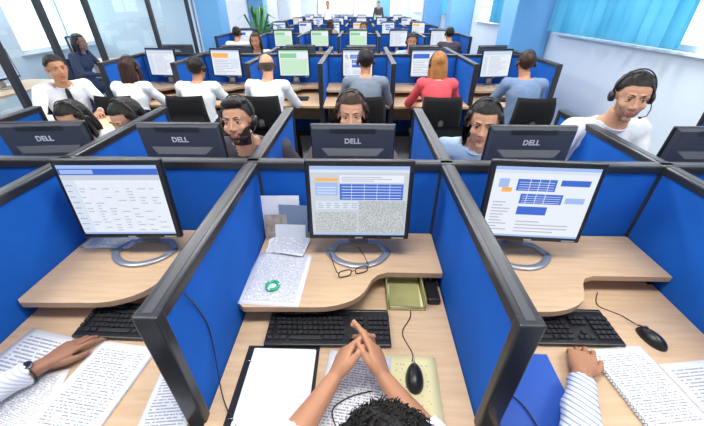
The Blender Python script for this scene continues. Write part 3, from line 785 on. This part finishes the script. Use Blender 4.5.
box(bm,(0,-.005,.012),(.132,.18,.010),1,rot=(0,0,.03)); box(bm,(.0,-.02,.019),(.12,.15,.003),0,rot=(0,0,-.06))
obj('document_tray',mesh_from(bm,'document_tray',[OL,mat('paper_old',(.75,.72,.45),.7)]),(.19,.985,.6704))
# small black power adapter beside the tray
bm=bmesh.new(); box(bm,(0,0,.016),(.05,.11,.032),0,.006); loft(bm,[(0,.055,.015),(.0,.10,.006),(.01,.16,.003)],[.003,.002,.002],6,0)
obj('power_adapter',mesh_from(bm,'power_adapter',[BLACK]),(.305,.97,.6703))
# left desk papers
paper('paper_sheet',-1.13,.60,.21,.297,-.20,PAP2,t=.0015); 
paper('paper_stack',-.82,.555,.215,.30,-.12,PAP1,t=.007)
paper('paper_sheet',-1.02,.50,.20,.18,.25,PAP1,z=.6720,t=.001)
paper('paper_sheet',-.56,.50,.14,.22,.1,PAP2)
# right desk: blue folder, open spiral notebook, loose sheet
bm=bmesh.new(); box(bm,(0,0,.0035),(.235,.30,.003),0,.001); box(bm,(0,0,.001),(.235,.30,.002),0,.0005); box(bm,(.003,0,.0022),(.22,.29,.001),1); box(bm,(-.112,0,.003),(.012,.30,.006),0,.002)
obj('blue_folder',mesh_from(bm,'blue_folder',[mat('folder_blue',(.015,.10,.50),.45),PLAIN]),(.53,.555,.6703),(0,0,-.02))
paper('paper_sheet',.91,.60,.20,.27,.12,PAP1,t=.006,z=.6703)
bm=bmesh.new()
pts=[]
for i in range(260):
    t=i/259; a=t*2*PI*26; pts.append((.005*math.cos(a),-.13+.26*t,.008+.006*math.sin(a)))
loft(bm,pts,.0009,4)
obj('spiral_binding',mesh_from(bm,'spiral_binding',[BLACK]),(.812,.59,.6703),(0,0,.12))
paper('paper_sheet',1.12,.56,.19,.26,.12,PAP2)
# ------------------------------------------------------------------ side table
bm=bmesh.new(); box(bm,(0,0,.735),(.9,.50,.03),0,.004)
for sx in(-1,1):
    box(bm,(sx*.41,0,.36),(.03,.45,.72),0,.003)
box(bm,(0,.2,.45),(.8,.02,.5),0)
obj('side_desk',mesh_from(bm,'side_desk',[WOOD]),(-2.60,2.95,0),(0,0,0))
paper('paper_sheet',-2.70,2.98,.2,.28,.4,PLAIN,z=.7503)
# ------------------------------------------------------------------ room shell
X0,X1,Y0,Y1,ZC=-6.2,2.92,-1.6,23.5,2.9
def boxobj(name,c,s,m,bev=0.0):
    bm=bmesh.new(); box(bm,c,s,0,bev); return obj(name,mesh_from(bm,name,[m]))
WALLM=mat('wall_paint',(.66,.75,.84),.6,var=.03,vscale=2); WBLUE=mat('wall_blue',(.16,.42,.76),.5,var=.04,vscale=2); FLOORM=mat('floor_vinyl',(.34,.36,.38),.35,var=.12,vscale=8); CEILM=mat('ceiling_tile',(.8,.82,.84),.8,var=.03)
DARKF=mat('mullion_dark',(.03,.03,.035),.35)
boxobj('floor',((X0+X1)/2,(Y0+Y1)/2,-.05),(X1-X0+.4,Y1-Y0+.4,.1),FLOORM)
boxobj('ceiling',((X0+X1)/2,(Y0+Y1)/2,ZC+.05),(X1-X0+.4,Y1-Y0+.4,.1),CEILM)
boxobj('wall_front',((X0+X1)/2,Y0-.1,ZC/2),(X1-X0+.4,.2,ZC),WALLM)
boxobj('wall_far',((X0+X1)/2,Y1+.1,ZC/2),(X1-X0+.4,.2,ZC),WALLM)
def wall_with_windows(name,x,out,wins,zs,zt,m):
    bm=bmesh.new(); xc=x+out*.1
    box(bm,(xc,(Y0+Y1)/2,zs/2),(.2,Y1-Y0,zs)); box(bm,(xc,(Y0+Y1)/2,(zt+ZC)/2),(.2,Y1-Y0,ZC-zt))
    y=Y0
    for a,b in wins+[(Y1,Y1)]:
        if a-y>.01: box(bm,(xc,(a+y)/2,(zs+zt)/2),(.2,a-y,zt-zs))
        y=b
    obj(name,mesh_from(bm,name,[m]))
RW=[(2.85,5.55),(7.2,9.6),(11.2,13.6),(15.2,17.6),(19.2,21.6)]
LW=[(3.0,5.5),(6.5,9.0),(10.5,13.0),(14.5,17.0),(18.5,21.0)]
wall_with_windows('wall_right',X1,1,RW,1.32,2.65,WALLM)
wall_with_windows('wall_left',X0,-1,LW,.9,2.65,WALLM)
boxobj('baseboard_right',(X1-.01,(Y0+Y1)/2,.05),(.02,Y1-Y0,.1),WHITEP); boxobj('baseboard_left',(X0+.01,(Y0+Y1)/2,.05),(.02,Y1-Y0,.1),WHITEP)
GL=bpy.data.materials.new('window_glass'); GL.use_nodes=True
nt=GL.node_tree; nt.nodes.clear(); o=nt.nodes.new('ShaderNodeOutputMaterial'); mx=nt.nodes.new('ShaderNodeMixShader'); tr=nt.nodes.new('ShaderNodeBsdfTransparent'); gl=nt.nodes.new('ShaderNodeBsdfGlossy'); gl.inputs['Roughness'].default_value=.02; tr.inputs[0].default_value=(.93,.97,.98,1); mx.inputs[0].default_value=.08
nt.links.new(tr.outputs[0],mx.inputs[1]); nt.links.new(gl.outputs[0],mx.inputs[2]); nt.links.new(mx.outputs[0],o.inputs[0])
wi=0
for X,out,W_,zs in((X1,1,RW,1.32),(X0,-1,LW,.9)):
    for a,b in W_:
        wi+=1; bm=bmesh.new(); zt=2.65; xc=X+out*.06
        for y in(a+.025,(a+b)/2,b-.025): box(bm,(xc,y,(zs+zt)/2),(.06,.05,zt-zs),0,.004)
        for z in(zs+.025,zt-.025): box(bm,(xc,(a+b)/2,z),(.06,b-a,.05),0,.004)
        box(bm,(xc,(a+b)/2,(zs+zt)/2),(.006,b-a-.06,zt-zs-.06),1)
        box(bm,(X-out*.02,(a+b)/2,zs-.012),(.10,b-a+.1,.024),0,.004)
        obj('window_%d'%wi,mesh_from(bm,'window',[WHITEP,GL]))
# curtains
CUR=bpy.data.materials.new('curtain_cyan'); CUR.use_nodes=True; nt=CUR.node_tree; nt.nodes.clear()
o=nt.nodes.new('ShaderNodeOutputMaterial'); mx=nt.nodes.new('ShaderNodeMixShader'); df=nt.nodes.new('ShaderNodeBsdfDiffuse'); tr=nt.nodes.new('ShaderNodeBsdfTranslucent'); tc=nt.nodes.new('ShaderNodeTexCoord'); nz=nt.nodes.new('ShaderNodeTexNoise'); nz.inputs['Scale'].default_value=3
cr=nt.nodes.new('ShaderNodeValToRGB'); cr.color_ramp.elements[0].color=(.08,.38,.58,1); cr.color_ramp.elements[1].color=(.18,.56,.76,1)
nt.links.new(tc.outputs['Object'],nz.inputs['Vector']); nt.links.new(nz.outputs['Fac'],cr.inputs[0]); nt.links.new(cr.outputs[0],df.inputs[0]); nt.links.new(cr.outputs[0],tr.inputs[0]); mx.inputs[0].default_value=.35
nt.links.new(df.outputs[0],mx.inputs[1]); nt.links.new(tr.outputs[0],mx.inputs[2]); nt.links.new(mx.outputs[0],o.inputs[0])
def curtain(ya,yb,za,zb,x):
    bm=bmesh.new(); n=int((yb-ya)*110); prev=None
    for i in range(n+1):
        y=ya+(yb-ya)*i/n; s=math.sin(y*38+.6*math.sin(y*7)); dx=.055*s+.015*math.sin(y*17+1)
        a=[bm.verts.new((x+dx*(.7+.3*k/4),y+.012*math.sin(y*38*2),zb+(za-zb)*k/4)) for k in range(5)]
        if prev:
            for k in range(4): bm.faces.new((prev[k],a[k],a[k+1],prev[k+1])).smooth=True
        prev=a
    loft(bm,[(x,ya-.1,zb+.01),(x,yb+.1,zb+.01)],[.012,.012],10,1)
    obj('curtain',mesh_from(bm,'curtain',[CUR,STEEL],recalc=False))
curtain(3.25,5.6,1.345,2.72,X1-.14)
curtain(7.2,8.3,1.345,2.72,X1-.14); curtain(11.2,13.5,1.345,2.72,X1-.14)
# pillars
for i,(x,y,sx,sy) in enumerate([(2.62,6.15,.58,.6),(2.62,10.4,.58,.6),(2.62,14.4,.58,.6),(-3.25,8.3,.5,.5),(-3.4,12.6,.5,.5),(-3.4,17,.5,.5)]):
    bm=bmesh.new(); box(bm,(x,y,ZC/2),(sx,sy,ZC),0,.012); box(bm,(x,y,.05),(sx+.02,sy+.02,.1),1,.004)
    obj('pillar',mesh_from(bm,'pillar',[WBLUE if i in(0,1,2,3,4) else WALLM,WHITEP]))
# glass office partition on the left
bm=bmesh.new(); gx=-3.62
ys=[2.6,3.55,4.25,5.0,6.5,7.95]
for y in ys: box(bm,(gx,y,ZC/2),(.06,.07,ZC),0,.004)
for z in(.05,2.2,ZC-.03): box(bm,(gx,(ys[0]+ys[-1])/2,z),(.05,ys[-1]-ys[0],.06),0,.004)
box(bm,(gx,(ys[0]+ys[-1])/2,ZC/2),(.008,ys[-1]-ys[0],ZC-.1),1)
obj('window_%d'%(wi+1),mesh_from(bm,'glass_wall',[DARKF,GL]))
boxobj('wall_side',(-3.72,(8.6+Y1)/2,ZC/2),(.12,Y1-8.6,ZC),WHITEP)
boxobj('wall_divider',(-5.0,8.6,ZC/2),(2.4,.1,ZC),WALLM)
for (x,y) in [(-5.2,6.6),(-4.6,4.4)]:
    bm=bmesh.new(); box(bm,(0,0,.735),(1.2,.6,.03),0,.004)
    for sx in(-1,1): box(bm,(sx*.57,0,.36),(.03,.56,.72),0)
    obj('office_desk',mesh_from(bm,'office_desk',[WOOD]),(x,y,0),(0,0,PI/2))
    obj('desktop_monitor',get_mon('doc'),(x,y,.7505),(0,0,PI/2))
bm=bmesh.new(); box(bm,(-1.6,Y1-.03,1.6),(2.2,.04,1.1),0,.005); box(bm,(-1.6,Y1-.055,1.6),(2.1,.01,1.0),1)
obj('whiteboard',mesh_from(bm,'whiteboard',[STEEL,WHITEP]))
bm=bmesh.new(); box(bm,(1.3,Y1-.03,1.03),(.95,.05,2.06),0,.005); box(bm,(1.3,Y1-.06,1.0),(.85,.03,1.98),1,.004); loft(bm,[(1.62,Y1-.08,1.0),(1.62,Y1-.12,1.0),(1.52,Y1-.12,1.0)],.01,8,2)
obj('door_1',mesh_from(bm,'door',[WHITEP,WBLUE,STEEL]))
# potted plant
bm=bmesh.new(); loft(bm,[(0,0,0),(0,0,.25),(0,0,.34),(0,0,.36)],[.13,.17,.19,.18],20,0)
rnd=random.Random(5)
for i in range(34):
    a=rnd.uniform(0,6.28); h=rnd.uniform(.6,1.45); sp=rnd.uniform(.15,.55); c,s=math.cos(a),math.sin(a)
    pts=[(0,0,.34),(c*sp*.25,s*sp*.25,.34+h*.55),(c*sp*.7,s*sp*.7,.34+h*.9),(c*sp*1.1,s*sp*1.1,.34+h*.82)]
    loft(bm,pts,[(.006,.004),(.012,.003),(.028,.003),(.004,.002)],8,1)
obj('potted_plant',mesh_from(bm,'potted_plant',[mat('pot_white',(.7,.7,.68),.4),mat('leaf_green',(.06,.22,.05),.5,var=.4)]),(-2.7,9.75,0))
# ------------------------------------------------------------------ lights
LP=mat('light_diffuser',(1,.98,.95),.5,emit=3.0)
for y in(.6,3.2,6.2,9.4,12.6,16,19.5,22.3):
    for x in(-4.9,-2.1,-.05,1.9):
        if x<-4 and y>8: continue
        bm=bmesh.new(); box(bm,(0,0,-.02),(1.26,.66,.04),0,.004); box(bm,(0,0,-.042),(1.18,.58,.004),1)
        obj('ceiling_light',mesh_from(bm,'ceiling_light',[WHITEP,LP]),(x,y,ZC))
        l=bpy.data.lights.new('panel_lamp','AREA'); l.shape='RECTANGLE'; l.size=1.15; l.size_y=.55; l.energy=30 if y<2 else 38; l.color=(1.0,.985,.965)
        lo=bpy.data.objects.new('panel_lamp',l); COL.objects.link(lo); lo.location=(x,y,ZC-.05)
w=bpy.data.worlds.new('World'); SC.world=w; w.use_nodes=True
bg=w.node_tree.nodes['Background']; bg.inputs[0].default_value=(.86,.94,1.0,1); bg.inputs[1].default_value=3.2
setup_map()
SC.view_settings.view_transform='Standard'; SC.view_settings.look='None'; SC.view_settings.exposure=0.0
# ------------------------------------------------------------------ camera
cam=bpy.data.cameras.new('camera'); cam.sensor_width=36; cam.lens=36*328/704; cam.clip_start=.02
co=bpy.data.objects.new('camera',cam); COL.objects.link(co); SC.camera=co
co.location=(0,0,1.69); co.rotation_euler=(PI/2-math.atan(210/328),0,.025)
